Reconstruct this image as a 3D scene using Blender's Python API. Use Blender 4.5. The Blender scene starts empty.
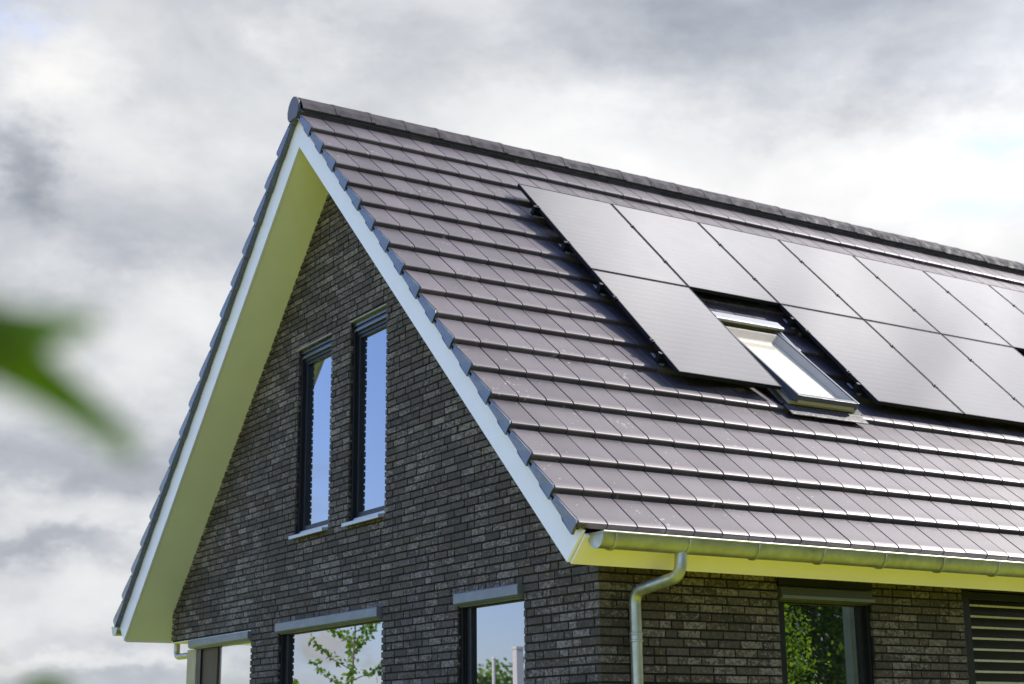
import bpy, bmesh, math, random
from math import sin, cos, tan, radians as R, pi
from mathutils import Vector, Matrix
random.seed(7)
scene = bpy.context.scene
COL = scene.collection

# ------------------------------------------------------------------ dimensions (metres)
A, ZF, TH = 4.421, 2.746, R(45.157)        # half width at the eave corner, its height, roof pitch
ZA = ZF + A * tan(TH)                      # height where the two soffits meet
D, WX = 0.460, 4.134                       # gable wall plane (y), half width of the walls
YEND = 13.0
CT, ST = cos(TH), sin(TH)
SOFL = A / CT
TILEW, GAUGE, NOSE0 = 0.2440, 0.3755, 0.592
HT = 0.330                                 # tile noses above the soffit plane

def F(s, y, a, h):
    """roof frame: side s, along ridge y, down the slope a, out of the slope h (from the soffit plane)"""
    return (s * (a * CT + h * ST), y, ZA - a * ST + h * CT)
def T(s, y, t, n):
    """the same measured from the tile noses"""
    return F(s, y, t - HT * 1.0055, HT + n)

# ------------------------------------------------------------------ object helpers
def tag(o, label=None, cat=None, group=None, kind=None):
    if label: o['label'] = label
    if cat: o['category'] = cat
    if group: o['group'] = group
    if kind: o['kind'] = kind
    return o
def empty(name, loc=(0, 0, 0)):
    o = bpy.data.objects.new(name, None); COL.objects.link(o); o.location = loc
    o.empty_display_size = 0.1
    return o
def cube_faces(v, f, P):
    b = len(v); v += P
    f += [(b, b+3, b+2, b+1), (b+4, b+5, b+6, b+7), (b, b+1, b+5, b+4), (b+1, b+2, b+6, b+5), (b+2, b+3, b+7, b+6), (b+3, b, b+4, b+7)]
class MB:
    def __init__(self): self.v, self.f, self.m = [], [], []
    def hexa(self, P, m=0):
        n = len(self.f); cube_faces(self.v, self.f, [tuple(p) for p in P]); self.m += [m] * (len(self.f) - n); return self
    def box(self, x0, x1, y0, y1, z0, z1, m=0, fn=None):
        P = [(x0,y0,z0),(x1,y0,z0),(x1,y1,z0),(x0,y1,z0),(x0,y0,z1),(x1,y0,z1),(x1,y1,z1),(x0,y1,z1)]
        if fn: P = [fn(*p) for p in P]
        return self.hexa(P, m)
    def poly(self, pts, faces, m=0):
        b = len(self.v); self.v += [tuple(p) for p in pts]
        for q in faces: self.f.append(tuple(b + i for i in q)); self.m.append(m)
        return self
    def prism(self, loop, off, m=0):
        """closed loop of points extruded by vector off"""
        n = len(loop); off = Vector(off)
        pts = [Vector(p) for p in loop] + [Vector(p) + off for p in loop]
        fs = [tuple(range(n))[::-1], tuple(range(n, 2*n))] + [(i, (i+1) % n, n + (i+1) % n, n + i) for i in range(n)]
        return self.poly(pts, fs, m)
    def tube(self, path, rads, seg=16, m=0, cap=True):
        path = [Vector(p) for p in path]; n = len(path)
        if not hasattr(rads, '__len__'): rads = [rads] * n
        b = len(self.v); up = None
        for i, p in enumerate(path):
            d = (path[min(i+1, n-1)] - path[max(i-1, 0)]).normalized()
            if up is None: up = d.orthogonal().normalized()
            up = (up - d * up.dot(d)).normalized(); w = d.cross(up)
            for k in range(seg):
                a = 2*pi*k/seg; self.v.append(tuple(p + (up*cos(a) + w*sin(a)) * rads[i]))
        for i in range(n-1):
            for k in range(seg):
                k2 = (k+1) % seg
                self.f.append((b+i*seg+k, b+i*seg+k2, b+(i+1)*seg+k2, b+(i+1)*seg+k)); self.m.append(m)
        if cap:
            self.f.append(tuple(b+k for k in range(seg))[::-1]); self.m.append(m)
            self.f.append(tuple(b+(n-1)*seg+k for k in range(seg))); self.m.append(m)
        return self
    def build(self, name, mats, parent=None, smooth=False, bevel=0, fix=True, loc=None):
        me = bpy.data.meshes.new(name); me.from_pydata(self.v, [], self.f)
        if not isinstance(mats, (list, tuple)): mats = [mats]
        for x in mats: me.materials.append(x)
        me.polygons.foreach_set('material_index', self.m)
        if fix or bevel:
            bm = bmesh.new(); bm.from_mesh(me)
            if fix: bmesh.ops.recalc_face_normals(bm, faces=bm.faces)
            if bevel:
                es = [e for e in bm.edges if len(e.link_faces) == 2 and e.calc_face_angle(0) > 0.6]
                bmesh.ops.bevel(bm, geom=es, offset=bevel, segments=2, affect='EDGES', profile=0.5)
            bm.to_mesh(me); bm.free()
        if smooth:
            me.polygons.foreach_set('use_smooth', [True] * len(me.polygons))
            me.set_sharp_from_angle(angle=R(38))
        o = bpy.data.objects.new(name, me); COL.objects.link(o)
        if parent:
            o.parent = parent
            r = parent
            off = Vector((0, 0, 0))
            while r: off += r.location; r = r.parent
            me.transform(Matrix.Translation(-off))
        return o

# ------------------------------------------------------------------ material helpers
def mat(name):
    m = bpy.data.materials.new(name); m.use_nodes = True
    nt = m.node_tree; return m, nt, nt.nodes['Principled BSDF']
def N(nt, t, **kw):
    n = nt.nodes.new(t)
    for k, v in kw.items():
        if k.startswith('_'): setattr(n, k[1:], v)
        else: n.inputs[k.replace('__', ' ')].default_value = v
    return n
def ramp(nt, stops, interp='LINEAR'):
    r = nt.nodes.new('ShaderNodeValToRGB'); r.color_ramp.interpolation = interp
    e = r.color_ramp.elements
    while len(e) < len(stops): e.new(0.5)
    for i, (p, c) in enumerate(stops): e[i].position = p; e[i].color = (*c, 1) if len(c) == 3 else c
    return r
def coords(nt, scale=(1, 1, 1)):
    tc = nt.nodes.new('ShaderNodeTexCoord'); mp = nt.nodes.new('ShaderNodeMapping')
    mp.inputs['Scale'].default_value = scale
    nt.links.new(tc.outputs['Object'], mp.inputs['Vector']); return mp.outputs[0]
def noise(nt, vec, sc, det=4, rough=.55):
    n = N(nt, 'ShaderNodeTexNoise', Scale=sc, Detail=det, Roughness=rough); nt.links.new(vec, n.inputs['Vector']); return n.outputs['Fac']
def bump(nt, bs, h, strength=.3, dist=.01):
    b = N(nt, 'ShaderNodeBump', Strength=strength, Distance=dist); nt.links.new(h, b.inputs['Height']); nt.links.new(b.outputs[0], bs.inputs['Normal']); return b
def mul(nt, a, b, op='MULTIPLY'):
    m = nt.nodes.new('ShaderNodeMath'); m.operation = op
    for i, x in enumerate((a, b)):
        if isinstance(x, (int, float)): m.inputs[i].default_value = x
        else: nt.links.new(x, m.inputs[i])
    return m.outputs[0]
def mixc(nt, fac, a, b, blend='MIX'):
    m = nt.nodes.new('ShaderNodeMix'); m.data_type = 'RGBA'; m.blend_type = blend
    for i, x in ((0, fac), (6, a), (7, b)):
        if isinstance(x, (int, float)): m.inputs[i].default_value = x
        elif isinstance(x, tuple): m.inputs[i].default_value = (*x, 1)
        else: nt.links.new(x, m.inputs[i])
    return m.outputs[2]
def simple(name, col, rough=.5, metal=0, var=.12, sc=6, bmp=0, bsc=60, spec=.5, coat=0):
    m, nt, b = mat(name); v = coords(nt)
    n = noise(nt, v, sc, 5)
    lo = tuple(c * (1 - var) for c in col); hi = tuple(min(1, c * (1 + var)) for c in col)
    r = ramp(nt, [(.3, lo), (.7, hi)]); nt.links.new(n, r.inputs[0]); nt.links.new(r.outputs[0], b.inputs['Base Color'])
    b.inputs['Roughness'].default_value = rough; b.inputs['Metallic'].default_value = metal
    b.inputs['Specular IOR Level'].default_value = spec; b.inputs['Coat Weight'].default_value = coat
    rr = ramp(nt, [(.3, (rough*.8,)*3), (.7, (min(1, rough*1.2),)*3)]); nt.links.new(noise(nt, v, sc*2.3, 3), rr.inputs[0]); nt.links.new(rr.outputs[0], b.inputs['Roughness'])
    if bmp: bump(nt, b, noise(nt, v, bsc, 3), bmp, .003)
    return m

# bricks: anthracite, each one its own shade, mottled with pale lime bloom
def brick_material():
    m, nt, b = mat('anthracite_brick'); v = coords(nt)
    g = nt.nodes.new('ShaderNodeNewGeometry'); L = nt.links
    r = ramp(nt, [(0, (.042, .029, .024)), (.14, (.055, .039, .032)), (.32, (.068, .048, .038)), (.46, (.048, .034, .029)), (.58, (.072, .054, .050)),
                  (.72, (.060, .038, .027)), (.84, (.080, .060, .050)), (.96, (.115, .092, .080))], 'CONSTANT')
    L.new(g.outputs['Random Per Island'], r.inputs[0])
    n1 = noise(nt, v, 38, 7, .75)
    r1 = ramp(nt, [(.3, (.42,)*3), (.7, (1.65,)*3)]); L.new(n1, r1.inputs[0])
    c = mixc(nt, 1.0, r.outputs[0], r1.outputs[0], 'MULTIPLY')
    # bloom: patches of pale flecks on some bricks
    n2 = noise(nt, coords(nt, (1, 1, 1.6)), 34, 7, .75); n3 = noise(nt, v, 1.3, 3)
    wn = nt.nodes.new('ShaderNodeTexWhiteNoise'); wn.noise_dimensions = '1D'; L.new(g.outputs['Random Per Island'], wn.inputs['W'])
    s = mul(nt, wn.outputs['Value'], .16); s = mul(nt, s, n2, 'ADD'); s = mul(nt, s, mul(nt, n3, .30), 'ADD')
    r2 = ramp(nt, [(.755, (0,)*3), (.87, (1,)*3)]); L.new(s, r2.inputs[0])
    c = mixc(nt, mul(nt, r2.outputs[0], .5), c, (.38, .325, .30))
    L.new(c, b.inputs['Base Color']); b.inputs['Roughness'].default_value = .72
    b.inputs['Specular IOR Level'].default_value = .5
    bump(nt, b, mul(nt, n1, mul(nt, n2, .8), 'ADD'), .75, .008)
    return m
M_BRICK = brick_material()
M_MORTAR = simple('dark_mortar', (.012, .011, .011), .95, 0, .3, 40, .6, 150)

def tile_material():
    m, nt, b = mat('glazed_concrete_tile'); v = coords(nt); L = nt.links
    g = nt.nodes.new('ShaderNodeNewGeometry')
    r = ramp(nt, [(0, (.052, .042, .047)), (.5, (.074, .061, .066)), (1, (.096, .079, .083))]); L.new(g.outputs['Random Per Island'], r.inputs[0])
    n1 = noise(nt, v, 2.2, 5); r1 = ramp(nt, [(.3, (.78,)*3), (.7, (1.2,)*3)]); L.new(n1, r1.inputs[0])
    c = mixc(nt, 1.0, r.outputs[0], r1.outputs[0], 'MULTIPLY')
    # lichen and droppings, sparse
    n2 = noise(nt, v, 26, 5, .6); n2b = noise(nt, v, 3.1, 2); q = mul(nt, n2, mul(nt, n2b, .5), 'ADD')
    r2 = ramp(nt, [(1.03, (0,)*3), (1.0, (0,)*3)]); r2.color_ramp.elements[0].position = .955; r2.color_ramp.elements[1].position = .97
    r2.color_ramp.elements[1].color = (1, 1, 1, 1); L.new(q, r2.inputs[0])
    c = mixc(nt, mul(nt, r2.outputs[0], .6), c, (.45, .42, .34))
    L.new(c, b.inputs['Base Color'])
    wn = nt.nodes.new('ShaderNodeTexWhiteNoise'); wn.noise_dimensions = '1D'; L.new(g.outputs['Random Per Island'], wn.inputs['W'])
    rr = mul(nt, mul(nt, n1, .16), mul(nt, wn.outputs['Value'], .07), 'ADD'); rr = mul(nt, rr, TILE_ROUGH, 'ADD'); L.new(rr, b.inputs['Roughness'])
    b.inputs['Specular IOR Level'].default_value = .75
    b.inputs['Specular Tint'].default_value = (1, .93, .96, 1)
    bump(nt, b, noise(nt, v, 170, 3), .18, .002)
    return m
TILE_ROUGH = .355
M_TILE = tile_material()
M_RIDGE = simple('dark_ridge_tile', (.052, .044, .046), .78, 0, .12, 4, spec=.25)
M_FLANGE = simple('slate_blue_tile_side', (.065, .075, .10), .24, 0, .25, 12, spec=.9)  # same tile, with the blue sky reflection put into its base colour
M_WHITE = simple('white_painted_board', (.88, .82, .87), .38, 0, .02, 3)
M_LAWNTINT = simple('cream_painted_board', (.88, .86, .66), .42, 0, .03, 2)  # yellow of the lawn's bounced light put into the boards' base colour
M_ZINC = simple('zinc_metal', (.42, .43, .40), .42, .85, .18, 9, .12, 30)
M_BLACK = simple('black_aluminium', (.009, .009, .011), .38, 0, .15, 10, spec=.3)
M_BOXGREY = simple('slate_grey_aluminium', (.17, .185, .215), .42, .25, .05, 8)
M_PVF = simple('black_panel_frame', (.010, .011, .016), .6, 0, .1, 8, spec=.2)
M_SASH = simple('grey_sash_metal', (.10, .105, .12), .42, .1, .06, 8)
M_HOOD = simple('light_grey_hood_metal', (.30, .30, .31), .5, .1, .06, 8)
M_GREENISH = simple('weathered_pillar', (.34, .37, .27), .7, 0, .1, 8)  # grey-green base colour with slight random mottling
M_SLATE = simple('dark_slate_aluminium', (.045, .052, .07), .25, 0, .06, 8, spec=.8)
M_FASCIA = simple('warm_white_fascia_paint', (.93, .82, .80), .42, 0, .03, 2)  # white fascia, warm light off the lawn put into the base colour
M_LINTEL = simple('grey_steel_lintel', (.26, .26, .20), .5, .1, .06, 8)
M_OLIVE = simple('dark_bronze_aluminium', (.055, .055, .048), .4, .1, .06, 8)
M_SILL = simple('pale_grey_aluminium', (.42, .45, .50), .35, .3, .06, 8)
M_LEAD = simple('grey_lead_sheet', (.055, .05, .052), .6, .0, .25, 18, .5, 60)
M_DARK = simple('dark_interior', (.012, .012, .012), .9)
M_PINE = simple('pale_cream_lining', (.50, .42, .32), .45, 0, .05, 6)
M_BLIND = simple('white_roller_blind', (.80, .72, .58), .8, 0, .02, 5)
M_FELT = simple('roof_boarding', (.025, .022, .02), .8)

def wood(name, c1, c2):
    m, nt, b = mat(name); v = coords(nt, (18, 18, 1.3)); n = noise(nt, v, 3, 6, .6)
    r = ramp(nt, [(.3, c1), (.7, c2)]); nt.links.new(n, r.inputs[0]); nt.links.new(r.outputs[0], b.inputs['Base Color'])
    b.inputs['Roughness'].default_value = .6; bump(nt, b, n, .25, .004); return m
M_POST = wood('pale_larch_wood', (.34, .27, .15), (.50, .42, .26))
M_BROWN = wood('brown_stained_wood', (.045, .024, .008), (.085, .048, .018))
M_SLAT = wood('weathered_larch_slat', (.42, .36, .24), (.60, .53, .38))

def glass_material():
    m, nt, b = mat('coated_window_glass'); L = nt.links
    b.inputs['Base Color'].default_value = (.010, .013, .012, 1); b.inputs['Roughness'].default_value = .0
    gl = N(nt, 'ShaderNodeBsdfGlossy', Roughness=.0); gl.inputs['Color'].default_value = (.88, .92, 1.0, 1)
    fr = N(nt, 'ShaderNodeFresnel', IOR=1.6); mr = nt.nodes.new('ShaderNodeMapRange')
    mr.inputs['From Min'].default_value = 0; mr.inputs['From Max'].default_value = .35; mr.inputs['To Min'].default_value = .125; mr.inputs['To Max'].default_value = .75
    L.new(fr.outputs[0], mr.inputs[0]); mx = nt.nodes.new('ShaderNodeMixShader'); L.new(mr.outputs[0], mx.inputs[0]); L.new(b.outputs[0], mx.inputs[1]); L.new(gl.outputs[0], mx.inputs[2])
    # very slight waviness of insulating glass
    bp = N(nt, 'ShaderNodeBump', Strength=.035, Distance=.01); L.new(noise(nt, coords(nt), 1.6, 1), bp.inputs['Height']); L.new(bp.outputs[0], gl.inputs['Normal'])
    L.new(mx.outputs[0], nt.nodes['Material Output'].inputs[0]); return m
M_GLASS = glass_material()
def clear_glass():
    m, nt, b = mat('clear_window_glass'); L = nt.links
    gl = N(nt, 'ShaderNodeBsdfGlossy', Roughness=.0); tr = nt.nodes.new('ShaderNodeBsdfTransparent'); tr.inputs[0].default_value = (.97, .97, .95, 1)
    lw_ = N(nt, 'ShaderNodeLayerWeight', Blend=.5); fr = mul(nt, mul(nt, mul(nt, lw_.outputs['Facing'], 4, 'POWER'), .5), .04, 'ADD'); mx = nt.nodes.new('ShaderNodeMixShader')
    L.new(fr, mx.inputs[0]); L.new(tr.outputs[0], mx.inputs[1]); L.new(gl.outputs[0], mx.inputs[2]); L.new(mx.outputs[0], nt.nodes['Material Output'].inputs[0]); return m
M_CLEAR = clear_glass()
def panel_glass():
    m, nt, b = mat('black_solar_glass'); L = nt.links; v = coords(nt)
    w = N(nt, 'ShaderNodeTexWave', Scale=3.4, Distortion=0.0); w.wave_type = 'BANDS'; w.bands_direction = 'X'; L.new(v, w.inputs['Vector'])
    r = ramp(nt, [(.0, (.055, .055, .062)), (.05, (.018, .018, .022)), (1, (.016, .016, .020))]); L.new(w.outputs['Fac'], r.inputs[0])
    L.new(r.outputs[0], b.inputs['Base Color'])
    n = noise(nt, v, 1.7, 4); rr = ramp(nt, [(.3, (.08,)*3), (.7, (.13,)*3)]); L.new(n, rr.inputs[0]); L.new(rr.outputs[0], b.inputs['Roughness'])
    b.inputs['Specular IOR Level'].default_value = .85
    # a film of dust
    df = N(nt, 'ShaderNodeBsdfDiffuse'); df.inputs[0].default_value = (.42, .40, .40, 1); mx = nt.nodes.new('ShaderNodeMixShader')
    nn = noise(nt, coords(nt, (1, 1, 1)), 4, 6, .65); rd = ramp(nt, [(.3, (.03,)*3), (.75, (.12,)*3)]); L.new(nn, rd.inputs[0])
    L.new(rd.outputs[0], mx.inputs[0]); L.new(b.outputs[0], mx.inputs[1]); L.new(df.outputs[0], mx.inputs[2]); L.new(mx.outputs[0], nt.nodes['Material Output'].inputs[0])
    bump(nt, b, w.outputs['Fac'], .05, .001)
    return m
M_PV = panel_glass()
def leaf_material(name, c1, c2, c3, trans=.45):
    m, nt, b = mat(name); L = nt.links; g = nt.nodes.new('ShaderNodeNewGeometry')
    r = ramp(nt, [(0, c1), (.55, c2), (1, c3)]); L.new(g.outputs['Random Per Island'], r.inputs[0]); L.new(r.outputs[0], b.inputs['Base Color'])
    b.inputs['Roughness'].default_value = .45
    tl = nt.nodes.new('ShaderNodeBsdfTranslucent'); mc = mixc(nt, 1.0, r.outputs[0], (1.5, 1.7, .6), 'MULTIPLY'); L.new(mc, tl.inputs[0])
    mx = nt.nodes.new('ShaderNodeMixShader'); mx.inputs[0].default_value = trans; L.new(b.outputs[0], mx.inputs[1]); L.new(tl.outputs[0], mx.inputs[2])
    L.new(mx.outputs[0], nt.nodes['Material Output'].inputs[0]); return m
M_LEAF = leaf_material('fresh_green_leaf', (.09, .17, .02), (.18, .29, .03), (.32, .40, .05), .55)
M_LEAFD = leaf_material('deep_green_leaf', (.03, .06, .015), (.05, .09, .02), (.09, .14, .03))
M_BARK = wood('grey_brown_bark', (.12, .09, .06), (.24, .19, .13))

# ------------------------------------------------------------------ the ground
def lawn_material():
    m, nt, b = mat('sunlit_grass'); v = coords(nt); L = nt.links
    n1 = noise(nt, v, .25, 5); n2 = noise(nt, v, 9, 6, .7)
    r = ramp(nt, [(.3, (.20, .245, .018)), (.5, (.31, .34, .026)), (.7, (.43, .43, .04))]); L.new(mul(nt, mul(nt, n1, .5), mul(nt, n2, .5), 'ADD'), r.inputs[0])
    L.new(r.outputs[0], b.inputs['Base Color']); b.inputs['Roughness'].default_value = .9; b.inputs['Specular IOR Level'].default_value = .1
    bump(nt, b, n2, .8, .03); return m
M_LAWN = lawn_material()
g = MB(); S = 1500
g.poly([(-S, -S, 0), (S, -S, 0), (S, S, 0), (-S, S, 0)], [(0, 1, 2, 3)])
tag(g.build('lawn', M_LAWN, fix=False), kind='structure')

# ------------------------------------------------------------------ the house
house = empty('brick_house', (0, 0, 0))
tag(house, 'dark brick house with steep tiled roof, white bargeboards and tall narrow gable windows', 'house')

BH, BJ, COURSE = .0468, .0115, .062
def z_course(i): return i * COURSE + .008
def brick_run(mb, frame, u0, u1, zmaxfn, openings, phase=0, depth=.1, ztop=None, zbot=0):
    """wild bond of real bricks laid along u; frame(u, v, w) -> world; v grows into the wall"""
    rng = random.Random(phase * 97 + 3)
    i = 0
    while True:
        z0 = z_course(i); z1 = z0 + BH
        if ztop is not None and z0 > ztop: break
        a0, a1 = u0, u1
        if zmaxfn:
            lo, hi = zmaxfn(z0)
            if hi - lo < .1: break
            a0, a1 = max(u0, lo), min(u1, hi)
        i += 1
        if z1 < zbot: continue
        segs = [(a0, a1)]
        for (o0, o1, p0, p1) in openings:
            if z1 > p0 + .02 and z0 < p1 - .02:
                ns = []
                for s0, s1 in segs:
                    if o1 <= s0 or o0 >= s1: ns.append((s0, s1)); continue
                    if o0 > s0: ns.append((s0, o0))
                    if o1 < s1: ns.append((o1, s1))
                segs = ns
        u = u0 - rng.choice([0, .055, .11, .16]) ; cuts = []
        last = 0
        while u < u1 + .3:
            if rng.random() < (.36 if last != 1 else .12): Lb = .0910; last = 1
            else: Lb = .1960; last = 0
            cuts.append((u, u + Lb)); u += Lb + .0145
        for s0, s1 in segs:
            first = None
            for c0, c1 in cuts:
                b0, b1 = max(c0, s0), min(c1, s1)
                if b1 - b0 < .012: continue
                e0 = s0 if (b0 - s0) < .03 else b0
                e1 = s1 if (s1 - b1) < .03 else b1
                q = rng.uniform(-.0028, .0022); j = lambda k=.0016: rng.uniform(-k, k)
                P = []
                for (uu, vv, ww) in ((e0, 0, z0), (e1, 0, z0), (e1, depth, z0), (e0, depth, z0), (e0, 0, z1), (e1, 0, z1), (e1, depth, z1), (e0, depth, z1)):
                    if vv == 0: P.append(frame(uu + j(), vv + q + j(.0008), ww + j()))
                    else: P.append(frame(uu, vv, ww))
                mb.hexa(P, 0)
def backing(mb, frame, u0, u1, z0, z1, openings, v0=.013, v1=.25, prof=None):
    """mortar bed behind the bricks, cut around the openings"""
    us = sorted({u0, u1, *[o[0] for o in openings], *[o[1] for o in openings]}); zs = sorted({z0, z1, *[o[2] for o in openings], *[o[3] for o in openings]})
    us = [u for u in us if u0 <= u <= u1]; zs = [z for z in zs if z0 <= z <= z1]
    for a, b in zip(us, us[1:]):
        for c, d in zip(zs, zs[1:]):
            if any(o[0] < (a+b)/2 < o[1] and o[2] < (c+d)/2 < o[3] for o in openings): continue
            mb.box(a, b, v0, v1, c, d, 1, frame)

gab = lambda u, v, w: (u, D + v, w)
sid = lambda u, v, w: (WX - v, u, w)
lef = lambda u, v, w: (-WX + v, u, w)
bak = lambda u, v, w: (u, YEND - .46 - v, w)

# openings (u0, u1, z0, z1)
W1 = (-.895, -.150, 3.545, 5.415); W2 = (.252, .972, 3.530, 5.430)
WB = (-1.215, .945, .30, 2.735); WC = (2.215, 3.185, .30, 2.735)
WPORCH = (-WX - .2, -1.875, 0, 2.715)
G_OPEN = [W1, W2, WB, WC, WPORCH]
WD = (2.095, 3.065, .95, 2.70); WS = (4.085, 6.2, .10, 2.76); WE = (7.6, 9.4, .95, 2.70)
S_OPEN = [WD, WS, WE]
L_OPEN = [(0, 2.6, 0, 2.715)]
slope_x = lambda z: (-min(WX, (ZA - z) / tan(TH) + .05), min(WX, (ZA - z) / tan(TH) + .05))

gw = MB(); brick_run(gw, gab, -WX, WX, slope_x, G_OPEN, 1)
backing(gw, gab, -WX + .01, WX - .01, 0, ZF + .2, G_OPEN)
# mortar bed of the triangle, in strips under the slope
zz = ZF + .2
while zz < ZA - .15:
    z2 = min(zz + .18, ZA - .05); zm = z2
    hw = (ZA - zm) / tan(TH) + .02
    ops = [o for o in G_OPEN]
    us = [-hw, hw]
    for o in (W1, W2):
        if o[2] < z2 and o[3] > zz: us += [o[0], o[1]]
    us = sorted(us)
    cz = sorted({zz, z2, *[o[3] for o in (W1, W2) if zz < o[3] < z2], *[o[2] for o in (W1, W2) if zz < o[2] < z2]})
    for c, d in zip(cz, cz[1:]):
        for a, b in zip(us, us[1:]):
            if any(o[0] < (a+b)/2 < o[1] and o[2] < (c+d)/2 < o[3] for o in (W1, W2)): continue
            gw.box(a, b, .013, .25, c, d, 1, gab)
    zz = z2
gable_wall = gw.build('gable_wall', [M_BRICK, M_MORTAR], house, fix=True)
sw = MB(); brick_run(sw, sid, D + .102, YEND - .57, None, S_OPEN, 2, ztop=2.96)
backing(sw, sid, D + .26, YEND - .75, 0, 3.0, S_OPEN)
sw.build('side_wall', [M_BRICK, M_MORTAR], house)
lw = MB(); brick_run(lw, lef, 2.6, YEND - .57, None, [], 3, ztop=2.96)
lw.box(0, .0, 0, 0, 0, 0) if False else None
backing(lw, lef, 2.6, YEND - .75, 0, 3.0, [])
lw.build('side_wall', [M_BRICK, M_MORTAR], house)
bw = MB(); brick_run(bw, bak, -WX, WX, slope_x, [], 4)
zz = 0
while zz < ZA - .2:
    z2 = zz + .2; hw = min(WX - .01, (ZA - z2) / tan(TH) + .02); bw.box(-hw, hw, .017, .2, zz, z2, 1, bak); zz = z2
bw.build('rear_wall', [M_BRICK, M_MORTAR], house)
# left porch: beam over the open corner and its inner walls
pb = MB(); pb.box(-WX + .012, -1.875, D + .26, D + .40, 2.716, 2.95); pb.box(-WX + .012, -WX + .25, D + .40, 2.7, 2.716, 2.98)
pb.box(-WX + .26, -1.88, D + .41, 2.85, 2.735, 2.755); pb.box(-1.87, -1.75, D + .26, 2.85, 0, 2.73); pb.box(-WX + .26, -1.88, 2.86, 2.98, 0, 2.73)
pb.build('porch_lining', M_LAWNTINT, house)

# ---- windows
def members(mb, fr, u0, u1, z0, z1, w, v0, v1, m=0, bottom=True):
    mb.box(u0, u0 + w, v0, v1, z0, z1, m, fr); mb.box(u1 - w, u1, v0, v1, z0, z1, m, fr)
    mb.box(u0 + w, u1 - w, v0, v1, z1 - w, z1, m, fr)
    if bottom: mb.box(u0 + w, u1 - w, v0, v1, z0, z0 + w, m, fr)
def window(fr, op, name='window', box='inside', dark=False, sill=True, vf=.052, label=None, door=False):
    u0, u1, z0, z1 = op; e = .004
    top = z1 - .006
    bh = .098
    root = empty(name, fr((u0 + u1) / 2, .1, z0)); root.parent = house
    if label: root['label'] = label
    f = MB(); ft = (z1 - bh - .004) if box == 'inside' else z1 - .052; fw = .034; sw_ = .052 if box == 'inside' else .075
    members(f, fr, u0 + e, u1 - e, z0 + .022, ft, fw, vf + .0, vf + .12)
    f.box(u0 + e + fw, u0 + e + fw + sw_, vf + .010, vf + .12, z0 + .022 + fw, ft - fw, 0, fr); f.box(u1 - e - fw - .05, u1 - e - fw, vf + .010, vf + .12, z0 + .022 + fw, ft - fw, 0, fr)
    f.box(u0 + e + fw + sw_, u1 - e - fw - .05, vf + .012, vf + .12, z0 + .022 + fw, z0 + .062 + fw, 0, fr); f.box(u0 + e + fw + sw_, u1 - e - fw - .05, vf + .012, vf + .12, ft - fw - .03, ft - fw, 0, fr)
    f.build('frame', M_BLACK, root, bevel=.002)
    s = MB(); s.box(u0 + .06, u1 - .06, vf + .036, vf + .044, z0 + .07, ft - .05, 0, fr); s.build('pane', M_GLASS, root)
    dk = MB(); dk.box(u0 + .006, u1 - .006, vf + .126, vf + .16, z0 + .02, z1 - .01, 0, fr); dk.build('inner_blind', M_DARK, root)  # black sheet standing for the unlit room behind the pane
    gr = MB()
    for a in (u0 + .006, u1 - .034):
        gr = MB(); gr.box(a, a + .028, vf - .022, vf - .001, z0 + .03, ft, 0, fr); gr.build('guide_rail', M_BLACK, root, bevel=.0015)
    bx = MB()
    if box == 'inside':
        bx.box(u0 + .008, u1 - .008, vf - .020, vf + .115, z1 - .046, z1 - .008, 0, fr)
        bx.box(u0 + .010, u1 - .010, vf - .006, vf + .10, z1 - .074, z1 - .049, 1, fr)
        bx.box(u0 + .012, u1 - .012, vf - .022, vf + .02, z1 - .102, z1 - .075, 0, fr)
    else:
        b0, b1 = z1 - .098, z1 + .004
        lp = [fr(u0 + .002, -.038, b0 + .018), fr(u0 + .002, -.012, b0), fr(u0 + .002, .13, b0), fr(u0 + .002, .13, b1 - .004), fr(u0 + .002, -.03, b1 - .004), fr(u0 + .002, -.038, b1 - .012)]
        o = Vector(fr(u1 - .03, 0, 0)) - Vector(fr(u0 + .002, 0, 0)); bx.prism(lp, o, 0)
        for k in range(4): bx.box(u0 + .02, u1 - .04, .012 + k * .026, .030 + k * .026, b0 - .008, b0 - .001, 0, fr)
    bx.build('shutter_box', [M_OLIVE if dark else (M_SLATE if box == 'inside' else M_BOXGREY), M_BLACK], root, bevel=.0015)
    if box == 'inside':
        lt = MB(); lt.box(u0 - .003, u1 + .003, -.004, vf + .10, z1 - .006, z1 + .008, 0, fr); lt.build('lintel', M_LINTEL, root)
    if sill:
        sl = MB()
        P = [fr(u, v, w) for (u, v, w) in ((u0 + .004, -.062, z0 - .034), (u1 - .004, -.062, z0 - .034), (u1 - .004, vf + .03, z0 - .01), (u0 + .004, vf + .03, z0 - .01),
                                          (u0 + .004, -.062, z0 - .002), (u1 - .004, -.062, z0 - .002), (u1 - .004, vf + .03, z0 + .021), (u0 + .004, vf + .03, z0 + .021))]
        sl.hexa(P)
        sl.box(u0 + .03, u1 - .03, vf - .01, vf + .027, z0 + .021, z0 + .045, 0, fr)
        sl.build('sill', M_SILL, root, bevel=.0015)
    return root
window(gab, W1, label='left upper gable window, tall and narrow')
window(gab, W2, label='right upper gable window, tall and narrow')
window(gab, WB, box='out', label='wide ground floor window with a young tree mirrored in it')
window(gab, WC, box='out', label='narrow ground floor window by the corner of the house')
def side_window(op, lab=None):
    w = window(sid, op, box='out', dark=True, label=lab)
    m = MB(); m.box(op[0] - .0, op[1] + .0, -.012, .02, op[3] + .006, 2.76, 0, sid); m.build('header_panel', M_BLACK, w)
    MB().box(op[0] + .01, op[1] - .01, -.044, -.0385, op[3] - .088, op[3] - .066, 0, sid).build('shutter_lip', M_BOXGREY, w)
    return w
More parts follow.
